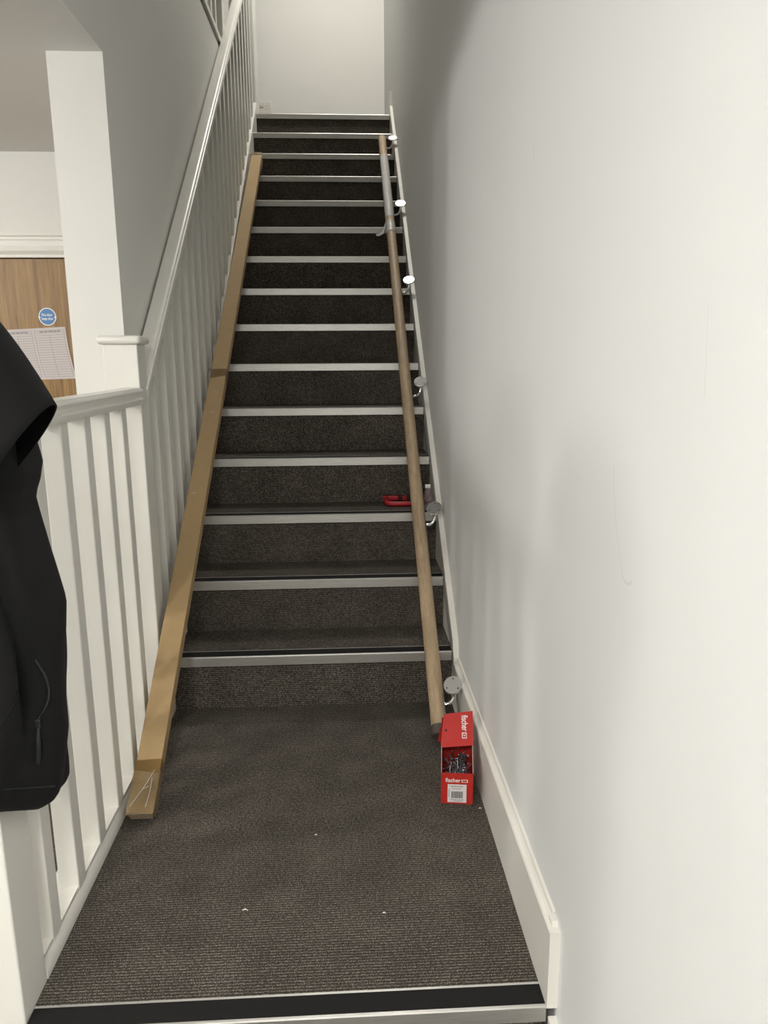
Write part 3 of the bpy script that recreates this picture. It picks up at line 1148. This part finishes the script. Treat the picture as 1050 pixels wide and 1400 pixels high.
# ------------------------------------------------------------------ black jacket hung over the front newel
jc = Vector((-0.943, 1.127, 0.0))
jk = thing('jacket', (jc.x, jc.y, 0.40), 'black zip jacket hung over the front newel post at the left edge', 'jacket')
# right-hand outline radius by height
OUT = [(0.398, 0.112), (0.402, 0.128), (0.417, 0.139), (0.45, 0.145), (0.482, 0.150), (0.533, 0.161), (0.62, 0.168), (0.693, 0.174), (0.741, 0.175), (0.77, 0.168), (0.822, 0.157),
       (0.866, 0.151), (0.906, 0.145), (0.930, 0.150), (0.958, 0.150), (0.990, 0.135), (1.04, 0.125), (1.10, 0.118), (1.15, 0.105), (1.19, 0.085), (1.215, 0.055), (1.225, 0.02)]


def hem(z, y):
    return z + max(-0.02, 1.10-y)*0.62*max(0.0, min(1.0, (0.9-z)/0.5))


def out_r(z):
    return out_r0(z) - 0.022*max(0.0, min(1.0, (1.0-z)/0.1))


def out_r0(z):
    for (z0_, r0_), (z1_, r1_) in zip(OUT, OUT[1:]):
        if z0_ <= z <= z1_:
            return r0_ + (r1_-r0_)*(z-z0_)/(z1_-z0_)
    return OUT[-1][1]


bm = bmesh.new()
seg = 96
zs = [0.396, 0.400, 0.408] + [0.42 + (1.19-0.42)*i/56 for i in range(57)] + [1.205, 1.217, 1.224]
rings = []
for z in zs:
    r = out_r(max(z, 0.398))
    row = []
    for k in range(seg):
        a = 2*math.pi*k/seg
        low_f = max(0.0, min(1.0, (1.12-z)/0.5))
        ry_ = 0.118*min(1.0, r/0.12) if z > 1.1 else 0.118 + 0.012*low_f
        # super-ellipse so that the cloth wraps the square post
        c_, s_ = math.cos(a), math.sin(a)
        pw = 0.78
        ex = math.copysign(abs(c_)**pw, c_)*r
        ey = math.copysign(abs(s_)**pw, s_)*ry_
        fold = low_f*(0.0060*math.sin(5*a + 3.0*z) + 0.0050*math.sin(9*a - 9.0*z + 1.3) + 0.0045*math.sin(4*a+17*z) + 0.002*math.sin(13*a-23*z))
        # deep drape fold on the camera-right quarter
        da = (a - (2*math.pi-0.50 - 0.9*(z-0.62)) + math.pi) % (2*math.pi) - math.pi
        fold -= low_f*0.030*math.exp(-(da/0.13)**2)*max(0.0, min(1.0, (z-0.46)/0.15))
        m = 1.0 + fold/max(0.05, math.hypot(ex, ey))
        row.append(bm.verts.new((jc.x + ex*m, jc.y + ey*m, hem(z, jc.y + ey*m))))
    rings.append(row)
for a, c in zip(rings, rings[1:]):
    for k in range(seg):
        bm.faces.new((a[k], a[(k+1) % seg], c[(k+1) % seg], c[k]))
bm.faces.new(rings[-1])
body = obj('jacket_body', bm, 'fabric', jk, smooth=True)
so_ = body.modifiers.new('cloth_thickness', 'SOLIDIFY')
so_.thickness = 0.003
so_.offset = -1

# short shoulder / sleeve piece hanging out to the right with a dark opening
bm = bmesh.new()
seg = 40
ec = Vector((-0.783, 1.035, 0.987))              # centre of the opening
vd = Vector((-0.39, 0.915, -0.10)).normalized()
ir = Vector((0.92, 0.39, 0.0)).normalized()
iu = ir.cross(vd).normalized()
maj = (ir*0.63 + iu*0.78).normalized()
onn = ((ir*0.78 - iu*0.63)*0.97 - vd*0.20).normalized()
mnr = onn.cross(maj).normalized()
st = Vector((-0.900, 1.050, 1.110))
rings = []
K = 14
for i in range(K+1):
    t3 = i/K
    ctr = st.lerp(ec, t3) + Vector((0, 0, 0.004*math.sin(math.pi*t3)))
    hm = 0.116*(1-t3) + 0.086*t3
    hn = 0.085*(1-t3) + 0.058*t3
    row = []
    for k in range(seg):
        a = 2*math.pi*k/seg
        wv = 1 + 0.035*math.sin(3*a+4*t3) * t3
        row.append(bm.verts.new(ctr + maj*math.cos(a)*hm*wv + mnr*math.sin(a)*hn*wv))
    rings.append(row)
for a, c in zip(rings, rings[1:]):
    for k in range(seg):
        bm.faces.new((a[k], a[(k+1) % seg], c[(k+1) % seg], c[k]))
slv = obj('sleeve', bm, ['fabric', 'lining'], jk, smooth=True)
so_ = slv.modifiers.new('cloth_thickness', 'SOLIDIFY')
so_.thickness = 0.003
so_.offset = -1
so_.material_offset = 1

# pocket zip with its pull, and seam lines, lying on the front of the body


def jsurf(a, z, lift):
    """point on the body's outer surface at angle a, height z (same formula as above)"""
    r = out_r(max(z, 0.398))
    low_f = max(0.0, min(1.0, (1.12-z)/0.5))
    ry_ = 0.118 + 0.012*low_f
    c_, s_ = math.cos(a), math.sin(a)
    ex = math.copysign(abs(c_)**0.78, c_)*r
    ey = math.copysign(abs(s_)**0.78, s_)*ry_
    fold = low_f*(0.0060*math.sin(5*a + 3.0*z) + 0.0050*math.sin(9*a - 9.0*z + 1.3) + 0.0045*math.sin(4*a+17*z) + 0.002*math.sin(13*a-23*z))
    da = (a - (2*math.pi-0.50 - 0.9*(z-0.62)) + math.pi) % (2*math.pi) - math.pi
    fold -= low_f*0.030*math.exp(-(da/0.13)**2)*max(0.0, min(1.0, (z-0.46)/0.15))
    m = 1.0 + (fold+lift)/max(0.05, math.hypot(ex, ey))
    return Vector((jc.x+ex*m, jc.y+ey*m, hem(z, jc.y+ey*m)))


A0 = 2*math.pi-0.36
zp = [jsurf(A0+0.10*math.sin(i/12*math.pi), 0.66-0.105*i/12, 0.0012) for i in range(13)]
zo = obj('pocket_zip', tube(bmesh.new(), zp, 0.0022, 8), 'zip', jk, smooth=True)
bm = bmesh.new()
p = jsurf(A0, 0.548, 0.004)
box(bm, p.x-0.004, p.x+0.004, p.y-0.003, p.y+0.003, p.z-0.006, p.z+0.010, bev=0.0015)
obj('slider', bm, 'zip', zo)
bm = bmesh.new()
tube(bm, [p+Vector((0, -0.002, -0.004)), p+Vector((-0.001, -0.004, -0.020)), p+Vector((-0.003, -0.004, -0.045)), p+Vector((-0.006, -0.003, -0.064))], [0.0025, 0.004, 0.0045, 0.004], 8)
obj('zip_pull', bm, 'zip', zo, smooth=True)
sm = [jsurf(A0-0.10-0.45*i/10, 0.66-0.11*i/10, 0.0003) for i in range(11)]
obj('seam', tube(bmesh.new(), sm, 0.0012, 6), 'fabric', jk, smooth=True)
hm_ = [jsurf(2*math.pi*(0.62+0.36*i/40), 0.437, 0.0003) for i in range(41)]
obj('hem_stitching', tube(bmesh.new(), hm_, 0.0011, 6), 'zip', jk, smooth=True)

# ------------------------------------------------------------------ specks and chips on the landing carpet
chips = [((-0.556, 1.325), 0.012, 'pale thread lying on the carpet in the middle of the landing'),
         ((-0.271, 1.300), 0.007, 'white plaster chip on the carpet right of the landing middle'),
         ((-0.012, 1.640), 0.008, 'white plaster chip on the carpet beside the red box'),
         ((-0.420, 1.560), 0.006, 'tiny white crumb on the carpet towards the stairs')]
for (x, y), ln_, lab in chips:
    bm = bmesh.new()
    tube(bm, [(x-ln_/2, y, 0.0012), (x, y+ln_*0.18, 0.0022), (x+ln_/2, y-ln_*0.1, 0.0012)], [0.0006, 0.0012, 0.0005], 6)
    o = obj('carpet_chip', bm, 'white_ink', None, (x, y, 0.0))
    tag(o, lab, 'debris')

# paint flecks caught on the long carton
for (s_, a_, lab) in ((1.085, -0.012, 'white paint fleck on the long carton about a third of the way up'), (1.52, 0.004, 'white paint fleck on the long carton just below its brown tape')):
    p = cpt(s_, a_, 0.0006)
    bm = bmesh.new()
    tube(bm, [p+Vector((-0.007, 0, 0)), p+nv*0.0012, p+Vector((0.007, 0.002, 0.0014))], [0.0005, 0.0014, 0.0006], 6)
    o = obj('paint_fleck', bm, 'white_ink', None, p)
    tag(o, lab, 'debris')
